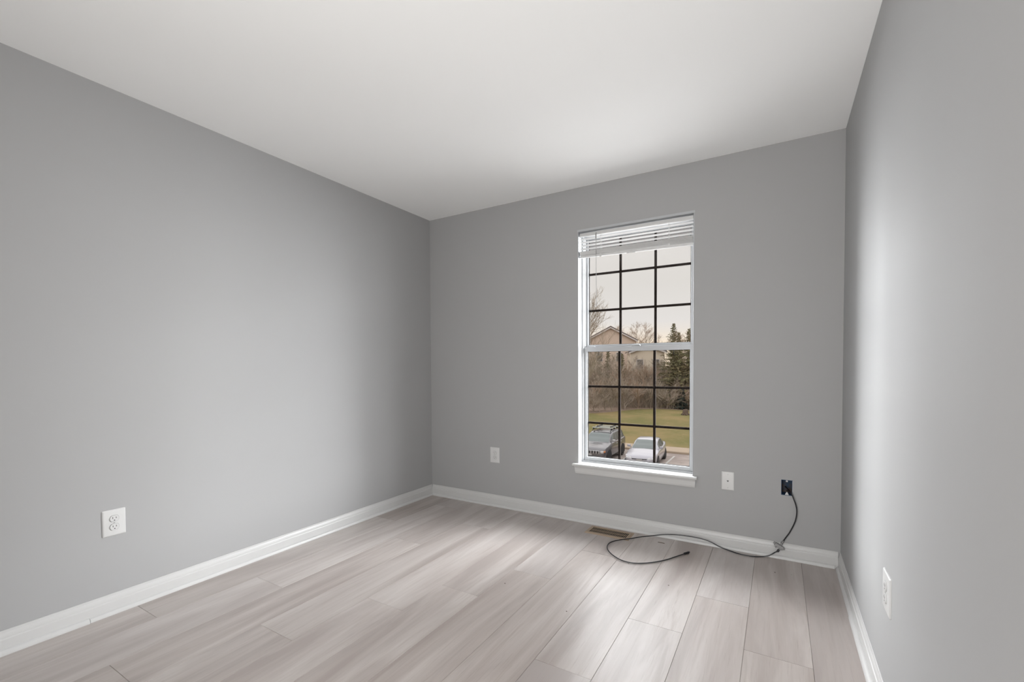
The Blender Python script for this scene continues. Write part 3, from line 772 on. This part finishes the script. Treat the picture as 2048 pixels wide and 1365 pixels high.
def car(name, loc, rz, label, body_mat, hull, cabin, wheel_y, wheel_r, track, pillar, doors, extra):
    root = empty(name, loc, rz); tag(root, label, 'car')
    y0, y1 = hull[0][0], hull[-1][0]

    def hsec(y):
        w, zb, zt, cr_ = interp(hull, y)
        half = [(0, zb), (w * 0.86, zb), (w * 0.97, zb + 0.10), (w, zb + (zt - zb) * 0.45), (w * 0.995, zt - 0.14), (w * 0.965, zt - 0.05), (w * 0.88, zt), (w * 0.5, zt + cr_ * 0.75), (0, zt + cr_)]
        return [(x, y, z) for x, z in half] + [(-x, y, z) for x, z in reversed(half[1:-1])]
    ys = [y0 + (y1 - y0) * k / 44 for k in range(45)]
    loft([hsec(y) for y in ys]).build('body', body_mat, root, smooth=True)

    def csec(y):
        wb, wt, zt = interp(cabin, y)
        zb = interp(hull, y)[2] - 0.06
        zt = max(zt, zb + 0.065)
        half = [(0, zb), (wb, zb), (wt + (wb - wt) * 0.08, zb + (zt - zb) * 0.90), (wt - 0.03, zb + (zt - zb) * 0.97), (wt - 0.10, zt), (0, zt + 0.02)]
        return half, zb, zt, wb, wt
    cy0, cy1 = cabin[0][0], cabin[-1][0]
    cs = []
    for k in range(41):
        y = cy0 + (cy1 - cy0) * k / 40; half = csec(y)[0]
        cs.append([(x, y, z) for x, z in half] + [(-x, y, z) for x, z in reversed(half[1:-1])])
    loft(cs).build('cabin', body_mat, root, smooth=True)

    def top_panel(ya, yb, wa, wb2, nm, m_):
        mb = MB(); g = []
        for k in range(9):
            t = k / 8; y = ya + (yb - ya) * t; half, zb, zt, wbb, wt = csec(y)
            ww = wa + (wb2 - wa) * t
            for s in (-1, -0.5, 0, 0.5, 1):
                g.append((s * ww, y, zt + 0.02 * (1 - abs(s)) + 0.010))
        fs_ = [(a * 5 + b, a * 5 + b + 1, (a + 1) * 5 + b + 1, (a + 1) * 5 + b) for a in range(8) for b in range(4)]
        n_ = len(g); mb.add(g + [(x, y, z - 0.012) for x, y, z in g], fs_ + [tuple(n_ + i for i in reversed(f)) for f in fs_])
        rim = [i for i in range(5)] + [5 * k + 4 for k in range(1, 9)] + [40 + b for b in (3, 2, 1, 0)] + [5 * k for k in range(7, 0, -1)]
        mb.add([(g + [(x, y, z - 0.012) for x, y, z in g])[i] for i in rim] + [(g[i][0], g[i][1], g[i][2] - 0.012) for i in rim], [(i, (i + 1) % len(rim), (i + 1) % len(rim) + len(rim), i + len(rim)) for i in range(len(rim))])
        return mb.build(nm, m_, root, smooth=True)
    top_panel(pillar[0], pillar[1], pillar[2], pillar[3], 'windshield', M['car_glass'])
    top_panel(pillar[4], pillar[5], pillar[6], pillar[7], 'rear_window', M['car_glass'])

    def side_panel(s, ya, yb, nm):
        mb = MB(); g = []
        for k in range(7):
            y = ya + (yb - ya) * k / 6; half, zb, zt, wb, wt = csec(y)
            for t in (0.16, 0.86):
                x = wb + (wt + (wb - wt) * 0.08 - wb) * (t / 0.90)
                g.append((s * (x + 0.006), y, zb + (zt - zb) * t))
        fs_ = [(2 * k, 2 * k + 1, 2 * k + 3, 2 * k + 2) for k in range(6)]
        n_ = len(g); q = g + [(x - s * 0.012, y, z) for x, y, z in g]
        mb.add(q, fs_ + [tuple(n_ + i for i in reversed(f)) for f in fs_])
        rim = [2 * k for k in range(7)] + [2 * k + 1 for k in range(6, -1, -1)]
        mb.add([q[i] for i in rim] + [q[i + n_] for i in rim], [(i, (i + 1) % 14, (i + 1) % 14 + 14, i + 14) for i in range(14)])
        return mb.build(nm, M['car_glass'], root)
    for s in (-1, 1):
        for ya, yb in doors: side_panel(s, ya, yb, 'side_window')
        # mirror on a short arm
        ym = pillar[0] + 0.32; half, zb, zt, wb, wt = csec(ym)
        mm = MB().box(min(s * (wb + 0.02), s * (wb + 0.22)), max(s * (wb + 0.02), s * (wb + 0.22)), ym - 0.05, ym + 0.06, zb + 0.10, zb + 0.24, 0.03)
        mm.box(min(s * (wb - 0.03), s * (wb + 0.06)), max(s * (wb - 0.03), s * (wb + 0.06)), ym - 0.02, ym + 0.03, zb + 0.07, zb + 0.12)
        mm.build('wing_mirror', extra['mirror'], root, smooth=True)
        for wy in wheel_y:
            xo = track
            arch = MB(); pts = [(wheel_r * 1.14 * math.cos(a), wheel_r * 1.14 * math.sin(a)) for a in [math.pi * k / 16 for k in range(17)]]
            poly = [(wy + c, max(0.20, wheel_r + d)) for c, d in pts]
            poly = [(wy + wheel_r * 1.12, 0.20)] + poly + [(wy - wheel_r * 1.12, 0.20)]
            w_here = interp(hull, wy)[0]
            arch.prism(poly, 0, s * (w_here - 0.05), s * (w_here + 0.012)).build('wheel_arch', extra['arch'], root)
            ty = MB(); ring = []
            for k in range(29):
                a = 2 * math.pi * k / 28
            prof_ = [(0.62, 0.0), (0.94, -0.005), (1.0, 0.03), (1.0, 0.18), (0.94, 0.215)]
            nn = 28; vv = []
            for (rr, dx) in prof_:
                for k in range(nn):
                    a = 2 * math.pi * k / nn
                    vv.append((s * (xo + 0.015 - dx), wy + wheel_r * rr * math.cos(a), wheel_r + wheel_r * rr * math.sin(a)))
            ff = [(j * nn + k, j * nn + (k + 1) % nn, (j + 1) * nn + (k + 1) % nn, (j + 1) * nn + k) for j in range(4) for k in range(nn)]
            w_ = ty.add(vv, ff).build('wheel', M['tyre'], root, smooth=True)
            rm = MB(); rm.cyl((s * (xo - 0.06), wy, wheel_r), (s * (xo - 0.055), wy, wheel_r), wheel_r * 0.63, 24)
            for q in range(5):
                a = 2 * math.pi * q / 5 + 0.3
                c1 = Vector((0, math.cos(a), math.sin(a))); c2 = Vector((0, -math.sin(a), math.cos(a)))
                o_ = Vector((s * (xo - 0.02), wy, wheel_r))
                p4 = [o_ + c1 * wheel_r * 0.08 + c2 * wheel_r * 0.10, o_ + c1 * wheel_r * 0.62 + c2 * wheel_r * 0.13, o_ + c1 * wheel_r * 0.62 - c2 * wheel_r * 0.13, o_ + c1 * wheel_r * 0.08 - c2 * wheel_r * 0.10]
                dd = Vector((s * 0.035, 0, 0))
                rm.add([tuple(p) for p in p4] + [tuple(p - dd) for p in p4], [(0, 1, 2, 3), (7, 6, 5, 4), (0, 4, 5, 1), (1, 5, 6, 2), (2, 6, 7, 3), (3, 7, 4, 0)])
            rm.cyl((s * (xo - 0.055), wy, wheel_r), (s * (xo - 0.012), wy, wheel_r), wheel_r * 0.13, 12)
            rm.build('rim', M['alloy'], w_)
    return root, hsec, csec, interp


M['car_glass'] = mat('car_window_glass', (0.10, 0.125, 0.120), 0.08, spec=0.9, var=0.25, scale=1.5)
M['tyre'] = mat('black_tyre', (0.022, 0.021, 0.021), 0.75, var=0.2)
M['alloy'] = mat('silver_alloy', (0.46, 0.46, 0.47), 0.35, metal=0.7, var=0.15)
M['arch'] = mat('dark_wheel_arch', (0.022, 0.022, 0.023), 0.8, var=0.2)
M['grey_paint'] = mat('dark_grey_car_paint', (0.088, 0.085, 0.090), 0.28, spec=0.7, metal=0.15, var=0.06, scale=2)
M['silver_paint'] = mat('pale_silver_car_paint', (0.335, 0.33, 0.365), 0.28, spec=0.6, metal=0.1, var=0.05, scale=2)
for k_ in ('grey_paint', 'silver_paint'):
    M[k_].node_tree.nodes['Principled BSDF'].inputs['Coat Weight'].default_value = 1.0
    M[k_].node_tree.nodes['Principled BSDF'].inputs['Coat Roughness'].default_value = 0.08
M['black_trim'] = mat('black_plastic_trim', (0.025, 0.025, 0.027), 0.5, var=0.2)
M['lamp_clear'] = mat('clear_headlamp', (0.52, 0.52, 0.52), 0.12, spec=0.8, var=0.2, scale=14)
M['lamp_amber'] = mat('amber_marker', (0.55, 0.22, 0.08), 0.3, spec=0.6, var=0.1)
M['rack_metal'] = mat('grey_rack_bar', (0.45, 0.48, 0.48), 0.4, metal=0.2, var=0.15)
M['number_plate'] = mat('pale_number_plate', (0.42, 0.41, 0.40), 0.5, var=0.3, scale=30)

# the silver sedan, nose towards the building
SEDX, SEDY = -4.27, 24.85
hull = [(-2.30, 0.55, 0.30, 0.56, 0.03), (-2.24, 0.74, 0.22, 0.66, 0.04), (-2.05, 0.84, 0.18, 0.74, 0.05), (-1.60, 0.895, 0.17, 0.82, 0.07), (-0.95, 0.905, 0.17, 0.92, 0.06), (0.0, 0.905, 0.17, 0.94, 0.03), (1.0, 0.905, 0.17, 0.98, 0.03),
        (1.70, 0.87, 0.20, 1.02, 0.04), (2.05, 0.82, 0.26, 1.03, 0.04), (2.25, 0.72, 0.36, 0.95, 0.03), (2.30, 0.60, 0.44, 0.82, 0.02)]
cabin = [(-1.00, 0.82, 0.70, 0.93), (-0.60, 0.84, 0.68, 1.14), (-0.15, 0.85, 0.64, 1.36), (0.25, 0.85, 0.62, 1.425), (0.75, 0.85, 0.61, 1.43), (1.15, 0.83, 0.60, 1.37), (1.65, 0.78, 0.58, 1.20), (2.02, 0.72, 0.58, 1.04)]
ex = dict(mirror=M['silver_paint'], arch=M['arch'])
sed, hs, csx, ip = car('sedan', (SEDX, SEDY, G), 0.06, 'pale silver sedan parked nose-in beside the bay line', M['silver_paint'], hull, cabin, (-1.38, 1.36), 0.325, 0.895,
                       (-0.93, -0.12, 0.70, 0.555, 1.10, 1.95, 0.52, 0.54), ((-0.42, 0.40), (0.46, 1.16)), ex)
MB().prism([(-0.62, 0.30), (0.62, 0.30), (0.70, 0.42), (0.60, 0.475), (-0.60, 0.475), (-0.70, 0.42)], 1, -2.325, -2.15).build('lower_grille', M['black_trim'], sed)
MB().prism([(-0.40, 0.555), (0.40, 0.555), (0.44, 0.600), (-0.44, 0.600)], 1, -2.31, -2.15).build('upper_grille', M['black_trim'], sed)
MB().box(-0.155, 0.155, -2.335, -2.32, 0.44, 0.585, 0.004).build('number_plate', M['number_plate'], sed)
for s in (-1, 1):
    h_ = MB().add([(s * 0.46, -2.275, 0.60), (s * 0.76, -2.225, 0.60), (s * 0.855, -1.95, 0.72), (s * 0.82, -1.90, 0.775), (s * 0.66, -2.14, 0.715), (s * 0.46, -2.24, 0.665),
                   (s * 0.44, -2.10, 0.60), (s * 0.74, -2.05, 0.60), (s * 0.80, -1.90, 0.70), (s * 0.78, -1.85, 0.74), (s * 0.64, -2.00, 0.69), (s * 0.44, -2.05, 0.64)],
                  [(0, 1, 2, 3, 4, 5), (11, 10, 9, 8, 7, 6)] + [(i, i + 6, (i + 1) % 6 + 6, (i + 1) % 6) for i in range(6)])
    h_.build('headlight', M['lamp_clear'], sed)
    MB().prism([(s * 0.70, 0.30), (s * 0.86, 0.34), (s * 0.85, 0.52), (s * 0.74, 0.46)], 1, -2.24, -2.02).build('bumper_vent', M['black_trim'], sed)
    for yd in (0.28, 1.02):
        MB().box(s * 0.905 - 0.02, s * 0.905 + 0.02, yd - 0.10, yd + 0.10, 0.80, 0.835, 0.008).build('door_handle', M['silver_paint'], sed)

# the dark grey car with a roof rack
SUX, SUY = -7.13, 24.85
hull = [(-2.28, 0.70, 0.38, 0.78, 0.03), (-2.22, 0.84, 0.32, 0.88, 0.04), (-2.00, 0.91, 0.28, 0.96, 0.06), (-1.50, 0.935, 0.26, 1.03, 0.08), (-0.95, 0.94, 0.26, 1.13, 0.05), (0.0, 0.94, 0.26, 1.15, 0.03), (1.2, 0.94, 0.26, 1.17, 0.03),
        (1.95, 0.92, 0.30, 1.19, 0.03), (2.20, 0.88, 0.36, 1.16, 0.03), (2.28, 0.80, 0.44, 1.05, 0.02)]
cabin = [(-1.02, 0.86, 0.76, 1.13), (-0.70, 0.87, 0.74, 1.34), (-0.35, 0.88, 0.72, 1.60), (0.0, 0.88, 0.71, 1.69), (0.8, 0.88, 0.70, 1.715), (1.6, 0.87, 0.69, 1.69), (1.95, 0.85, 0.68, 1.62), (2.18, 0.82, 0.70, 1.24)]
ex = dict(mirror=M['alloy'], arch=M['arch'])
suv, hs, csx, ip = car('sport_utility_vehicle', (SUX, SUY, G), math.radians(0), 'dark grey upright car with a roof rack, parked left of the silver sedan', M['grey_paint'], hull, cabin, (-1.36, 1.36), 0.37, 0.925,
                       (-0.98, -0.30, 0.75, 0.62, 1.86, 2.14, 0.58, 0.60), ((-0.52, 0.26), (0.34, 1.10), (1.18, 1.78)), ex)
MB().box(-0.62, 0.62, -2.30, -2.20, 0.64, 0.83, 0.02).build('grille_surround', M['alloy'], suv)
for k in range(7):
    x = -0.51 + 0.17 * k
    MB().box(x - 0.052, x + 0.052, -2.315, -2.25, 0.655, 0.815, 0.012).build('grille_slot', M['black_trim'], suv)
MB().box(-0.70, 0.70, -2.30, -2.12, 0.38, 0.52, 0.04).build('lower_grille', M['black_trim'], suv)
MB().box(-0.155, 0.155, -2.315, -2.295, 0.53, 0.63, 0.004).build('number_plate', M['number_plate'], suv)
MB().prism([(-0.42, 0.0), (0.42, 0.0), (0.32, 0.55), (-0.32, 0.55)], 2, 1.118, 1.135).add([], []).build('hood_panel', M['grey_paint'], suv) if False else None
for s in (-1, 1):
    MB().box(min(s * 0.66, s * 0.86), max(s * 0.66, s * 0.86), -2.275, -2.06, 0.68, 0.82, 0.03).build('headlight', M['lamp_clear'], suv)
    MB().box(min(s * 0.84, s * 0.915), max(s * 0.84, s * 0.915), -2.20, -1.98, 0.72, 0.815, 0.015).build('marker_light', M['lamp_amber'], suv)
    for yd in (0.10, 0.96):
        MB().box(s * 0.94 - 0.025, s * 0.94 + 0.025, yd - 0.11, yd + 0.11, 0.96, 1.0, 0.01).build('door_handle', M['alloy'], suv)
for s in (-1, 1):
    MB().tube([(s * 0.60, -0.20, 1.72), (s * 0.60, -0.10, 1.785), (s * 0.60, 1.55, 1.785), (s * 0.60, 1.68, 1.70)], 0.022, 8).build('roof_rail', M['black_trim'], suv)
for y in (0.05, 0.62, 1.20):
    MB().box(-0.68, 0.68, y - 0.06, y + 0.06, 1.885, 1.925, 0.012).build('rack_bar', M['rack_metal'], suv)
    for s in (-1, 1):
        MB().box(s * 0.60 - 0.04, s * 0.60 + 0.04, y - 0.05, y + 0.05, 1.77, 1.89, 0.008).build('rack_foot', M['black_trim'], suv)
for xx in (-0.45, 0.45):
    MB().box(xx - 0.04, xx + 0.04, 0.30, 1.36, 1.925, 1.975, 0.012).build('ski_clamp', M['black_trim'], suv)
# ------------------------------------------------------------------ houses behind the trees
M['siding'] = mat('beige_siding', (0.60, 0.49, 0.41), 0.8, spec=0.2, var=0.06, scale=1.2)
M['siding_pale'] = mat('cream_siding', (0.66, 0.58, 0.47), 0.8, spec=0.2, var=0.08, scale=1.2)
M['shingle'] = mat('grey_brown_shingles', (0.165, 0.135, 0.13), 0.9, spec=0.1, var=0.2, scale=3)
M['fascia'] = mat('white_fascia', (0.55, 0.52, 0.50), 0.6, var=0.05)
M['house_glass'] = mat('dim_house_window', (0.12, 0.115, 0.11), 0.2, spec=0.8, var=0.3)


def house(label, cx, cy, zb, half, depth, z_eave, z_ridge, wall, rz=0.0, wins=()):
    h = empty('house', (cx, cy, zb), rz); tag(h, label, 'house')
    e, r = z_eave - zb, z_ridge - zb
    wl_ = MB().prism([(-half, -3.0), (half, -3.0), (half, e), (0, r), (-half, e)], 1, 0, depth)
    wl_.build('house_wall', wall, h)
    rf = MB(); ov, th = 0.35, 0.16
    sl = (r - e) / half
    for s in (-1, 1):
        p = [(0, r + 0.02), (s * (half + ov), e - ov * sl + 0.02), (s * (half + ov), e - ov * sl + 0.02 + th), (0, r + 0.02 + th * 1.2)]
        rf.prism(p, 1, -0.4, depth + 0.4)
    rf.build('roof', M['shingle'], h)
    fa = MB()
    for s in (-1, 1):
        fa.prism([(0, r - 0.24), (s * (half + ov), e - ov * sl - 0.24), (s * (half + ov), e - ov * sl - 0.0), (0, r - 0.0)], 1, -0.40, -0.34)
    fa.build('rake_board', M['fascia'], h)
    for (x, z, w, hh) in wins:
        f_ = MB().box(x - w / 2 - 0.1, x + w / 2 + 0.1, -0.06, 0.02, z - hh / 2 - 0.1, z + hh / 2 + 0.1).build('house_window', M['fascia'], h)
        MB().box(x - w / 2, x + w / 2, -0.075, -0.058, z - hh / 2, z + hh / 2).build('window_pane', M['house_glass'], f_)
    return h


house('beige gabled house beyond the bare trees on the left', -24.2, 78.0, 0.3, 4.55, 11, 6.05, 8.45, M['siding'], 0.42, ((-2.0, 2.6, 1.0, 1.5), (1.6, 2.6, 1.0, 1.5)))
house('cream house half hidden by branches in the middle', -15.4, 70.0, -1.4, 2.6, 8, 3.55, 4.45, M['siding_pale'], 0.36, ((-1.2, 2.9, 0.9, 1.4), (1.3, 2.9, 0.9, 1.4), (0.0, 0.6, 1.6, 1.3)))

# ------------------------------------------------------------------ trees


def branchy(seed, height, spread, trunk_r, limbs, subs, twigs, start=0.25, lean=0.0, droop=0.0, up=0.55):
    """trunk+limbs and a twig crown, as two meshes"""
    R_ = random.Random(seed); A, B = MB(), MB()

    def limb(p, d, length, rad, segs, wob):
        pts = [Vector(p)]; dd = Vector(d).normalized()
        for k in range(segs):
            dd = (dd + Vector((R_.uniform(-wob, wob), R_.uniform(-wob, wob), R_.uniform(-wob, wob) + 0.06 - droop))).normalized()
            pts.append(pts[-1] + dd * length / segs)
        return pts, [max(rad * (1 - 0.85 * k / segs), 0.006) for k in range(segs + 1)]
    tp, tr = limb((0, 0, 0), (lean, 0, 1), height * 0.92, trunk_r, 8, 0.07)
    A.tube(tp, tr, 6)
    for i in range(limbs):
        t = start + (1 - start) * (i + R_.random()) / limbs * 0.98
        q = t * 8; k = min(int(q), 7); p = tp[k].lerp(tp[k + 1], q - k)
        a = R_.uniform(0, 2 * math.pi)
        ln = spread * (1.15 - 0.75 * t) * R_.uniform(0.7, 1.25)
        lp, lr = limb(p, (math.cos(a), math.sin(a), up + R_.uniform(-0.15, 0.45)), ln, tr[k] * 0.45, 5, 0.18)
        A.tube(lp, lr, 4)
        for j in range(subs):
            u = R_.uniform(0.2, 1.0) * 5; kk = min(int(u), 4); p2 = lp[kk].lerp(lp[kk + 1], u - kk)
            d2 = (lp[kk + 1] - lp[kk]).normalized() + Vector((R_.uniform(-.9, .9), R_.uniform(-.9, .9), R_.uniform(-.4, .9)))
            sp_, sr = limb(p2, d2, ln * R_.uniform(0.3, 0.55), 0.020, 4, 0.22)
            B.tube(sp_, sr, 3, False)
            for w in range(twigs):
                u2 = R_.uniform(0.2, 1.0) * 4; k2 = min(int(u2), 3); p3 = sp_[k2].lerp(sp_[k2 + 1], u2 - k2)
                d3 = (sp_[k2 + 1] - sp_[k2]).normalized() + Vector((R_.uniform(-.8, .8), R_.uniform(-.8, .8), R_.uniform(-.4, .8)))
                wp, wr = limb(p3, d3, ln * R_.uniform(0.12, 0.30), 0.010, 2, 0.25)
                B.tube(wp, [0.011, 0.009, 0.006], 3, False)
    return A, B


def plant_tree(src, name, label, cat, loc, rz, sc_, group, mats):
    root = empty(name, loc, rz); root.scale = (sc_[0], sc_[0], sc_[1]); tag(root, label, cat, group)
    for nm, me, mt in zip(('trunk', 'branches'), src, mats):
        o_ = bpy.data.objects.new(nm, me if mt is None else me); COL.objects.link(o_); o_.parent = root
    return root


def tree_meshes(nm, args, m1, m2):
    A, B = branchy(*args)
    out = []
    for mb, n_, mm in ((A, nm + '_wood', m1), (B, nm + '_twigs', m2)):
        me = bpy.data.meshes.new(n_); me.from_pydata(mb.v, [], mb.f); me.update(); me.materials.append(mm); out.append(me)
    return out


src = [tree_meshes('tree_a', (11, 6.2, 2.9, 0.11, 20, 8, 6), M['bark'], M['bark']),
       tree_meshes('tree_b', (12, 5.6, 3.2, 0.10, 20, 8, 6), M['bark'], M['bark_warm']),
       tree_meshes('tree_c', (13, 6.8, 2.6, 0.12, 20, 8, 6, 0.15), M['bark_pale'], M['bark_pale'])]
bush = [tree_meshes('bush_a', (21, 2.6, 2.2, 0.05, 18, 8, 5, 0.02, 0, 0, 0.9), M['bark_warm'], M['bark_warm']),
        tree_meshes('bush_b', (22, 2.3, 2.5, 0.05, 18, 8, 5, 0.02, 0, 0.02, 0.7), M['bark_pale'], M['bark_pale']),
        tree_meshes('bush_c', (23, 3.0, 2.2, 0.05, 18, 8, 5, 0.02, 0, 0, 0.9), M['bark'], M['bark'])]
tall = tree_meshes('tall_tree', (31, 12.8, 4.6, 0.16, 34, 8, 5, 0.28, 0.05, 0, 1.5), M['bark'], M['bark'])
far = tree_meshes('far_tree', (33, 9.0, 3.4, 0.14, 22, 7, 5, 0.30, 0, 0, 0.8), M['bark'], M['bark_warm'])
RN = random.Random(5)
lab_t = ['bare grey-brown tree in the tangled row behind the lawn', 'bare reddish-brown tree in the tangled row behind the lawn', 'bare pale grey tree in the tangled row behind the lawn']
lab_b = ['low reddish leafless bush at the edge of the lawn', 'low pale grey leafless bush at the edge of the lawn', 'low grey-brown leafless bush at the edge of the lawn']
i = 0
for row, (yr, n_) in enumerate(((58.5, 15), (62.0, 15), (66.5, 13))):
    for k in range(n_):
        x = -30 + 32.0 * (k + 0.5 * (row % 2) + RN.uniform(-.25, .25)) / n_; y = yr + RN.uniform(-1.3, 1.3) + 0.12 * (x + 14)
        if row == 2 and -18.5 < x < -13.0: continue
        v = RN.choice((0, 0, 1, 2)); s_ = RN.uniform(0.85, 1.12) * (0.86 if -17.0 < x < -11.0 else 1.0)
        plant_tree(src[v], 'bare_tree', lab_t[v], 'tree', (x, y, hill(x, y) - 0.1), RN.uniform(0, 6.28), (s_, s_ * RN.uniform(.92, 1.05)), 'bare trees behind the lawn', (None, None)); i += 1
for row, (off, n_) in enumerate(((1.3, 26), (3.0, 22))):
    for k in range(n_):
        x = -29 + 30.0 * (k + 0.5 * row + RN.uniform(-.3, .3)) / n_; y = edge(x) + off + RN.uniform(-.5, .6)
        v = RN.choice((0, 1, 2, 2)); s_ = RN.uniform(0.75, 1.15)
        plant_tree(bush[v], 'bare_bush', lab_b[v], 'bush', (x, y, hill(x, y) - 0.1), RN.uniform(0, 6.28), (s_, s_), 'leafless bushes along the lawn', (None, None))
plant_tree(tall, 'bare_tree', 'tallest bare tree, rising into the sky left of the beige house', 'tree', (-14.9, 41.5, hill(-14.9, 41.5) - 0.1), 0.6, (1.0, 1.0), None, (None, None))
for x, y, s_, lab in ((-27.5, 92, 1.0, 'bare tree showing above the left slope of the beige roof'), (-23.6, 93, 1.06, 'bare tree standing behind the ridge of the beige house'), (-20.6, 90, 1.02, 'bare tree rising just right of the beige gable'),
                      (-17.4, 86, 0.70, 'small bare tree between the two houses'), (-14.2, 88, 0.78, 'thin bare tree behind the cream house'), (-11.8, 86, 0.74, 'low bare tree left of the tall conifer')):
    plant_tree(far, 'bare_tree', lab, 'tree', (x, y, hill(x, y) - 0.1), x, (s_, s_), None, (None, None))

# a continuous tangle of stems and briars under the trees
RN = np.random.default_rng(4)
nst = 9000
tx = RN.uniform(-31, 3, nst); ty = 54.2 + RN.uniform(0.6, 16, nst) + 0.14 * (tx + 10)
tx0 = tx; base_z = np.array([hill(a, b) for a, b in zip(tx, ty)]) - 0.05
hgt = RN.uniform(0.8, 4.2, nst) * np.clip(0.55 + (ty - 55) / 12, 0.5, 1.05)
dx = RN.normal(0, 0.55, nst); dy = RN.normal(0, 0.4, nst); bend = RN.normal(0, 0.5, nst); rad = RN.uniform(0.008, 0.022, nst)
V, F = [], []
for q in range(nst):
    p0 = (tx[q], ty[q], base_z[q]); p1 = (tx[q] + dx[q] * .45, ty[q] + dy[q] * .45, base_z[q] + hgt[q] * .55)
    p2 = (tx[q] + dx[q] + bend[q], ty[q] + dy[q], base_z[q] + hgt[q] * (1.0 - 0.25 * abs(bend[q])))
    b0 = len(V); r_ = rad[q]
    for p, rr in ((p0, r_), (p1, r_ * .8), (p2, r_ * .4)):
        V += [(p[0] - rr, p[1], p[2]), (p[0] + rr, p[1] - rr * .5, p[2]), (p[0], p[1] + rr, p[2] + rr)]
    for a in (0, 3):
        for c in range(3):
            F.append((b0 + a + c, b0 + a + (c + 1) % 3, b0 + a + 3 + (c + 1) % 3, b0 + a + 3 + c))
o = mesh_obj('undergrowth', V, F, M['bark']); tag(o, 'brown tangle of stems and briars filling the slope under the trees', 'undergrowth', kind='stuff')


def conifer(label, x, y, z, h_, w_, mat_, seed, whorls=16, top=0.04):
    root = empty('conifer', (x, y, z)); tag(root, label, 'tree')
    R_ = random.Random(seed)
    MB().cyl((0, 0, 0), (0, 0, h_), 0.13, 6, 0.015).build('trunk', M['bark'], root)
    nb = MB()
    nbranch = whorls * 9
    for k in range(nbranch):
        t = 0.05 + 0.945 * (k / (nbranch - 1)) ** 0.92; zz = h_ * t
        ln = (w_ * (1 - t) ** 0.92 * (0.80 + 0.20 * math.sin(k * 0.9)) + 0.10) * R_.uniform(0.65, 1.12)
        a = k * 2.39996 + R_.uniform(-.4, .4)
        d = Vector((math.cos(a), math.sin(a), R_.uniform(-0.02, 0.40))).normalized()
        side = Vector((-math.sin(a), math.cos(a), 0))
        nsp = max(3, int(ln / 0.14))
        for s in range(nsp):
            u = (s + 0.5) / nsp; c_ = Vector((0, 0, zz)) + d * ln * u + Vector((0, 0, -0.12 * u * u * ln))
            wd_ = 0.10 + 0.17 * (1 - u) * min(1.0, ln)
            for q in range(3):
                v_ = (side * R_.uniform(-1, 1) + Vector((0, 0, R_.uniform(-.7, .6))) + d * R_.uniform(0.0, 1.0)).normalized()
                n2 = v_.cross(d + Vector((R_.uniform(-.3, .3), R_.uniform(-.3, .3), R_.uniform(-.3, .3)))).normalized() * 0.05
                e_ = c_ + v_ * wd_ * R_.uniform(0.8, 1.5)
                nb.add([tuple(c_ - n2), tuple(c_ + n2), tuple(e_ + n2 * .3), tuple(e_ - n2 * .3)], [(0, 1, 2, 3)])
    nb.build('needles', mat_, root, fix=False)
    return root


conifer('tallest dark conifer on the right, pointed top against the sky', -9.10, 58.0, hill(-9.1, 58) - 0.2, 11.1, 4.2, M['needle'], 41, 26)
conifer('shorter conifer just right of the tallest one', -8.30, 57.2, hill(-8.3, 57.2) - 0.2, 9.9, 3.6, M['needle'], 42, 22)
conifer('conifer at the right edge of the window view', -7.20, 58.0, hill(-7.2, 58) - 0.2, 10.4, 3.9, M['needle'], 43, 24)
conifer('low dark blue-green conifer at the foot of the right-hand trees', -7.6, 55.8, hill(-7.6, 55.8) - 0.2, 3.0, 1.7, M['needle_blue'], 44, 12)
conifer('dark conifer among the bare trees at the left of the view', -17.6, 63.5, hill(-17.6, 63.5) - 0.2, 6.4, 2.2, M['needle'], 45, 16)
conifer('small evergreen in front of the beige house wall', -20.6, 66.0, hill(-20.6, 66) - 0.2, 7.3, 1.3, M['needle'], 46, 16)

# stump at the far edge of the lawn
sm = MB(); sm.tube([(0, 0, -0.1), (0.02, 0, 0.25), (0.05, 0, 0.75), (0.05, 0, 0.82)], [0.62, 0.50, 0.46, 0.40], 10)
for a in (0.3, 1.6, 2.9, 4.1, 5.2):
    sm.tube([(0.35 * math.cos(a), 0.35 * math.sin(a), 0.22), (0.8 * math.cos(a), 0.8 * math.sin(a), 0.03)], [0.16, 0.06], 6)
o = sm.build('tree_stump', M['stump'], smooth=True); o.scale = (0.6, 0.6, 0.75); o.location = (-6.1, 48.9, hill(-6.1, 48.9)); tag(o, 'brown tree stump near the right edge of the lawn', 'stump')
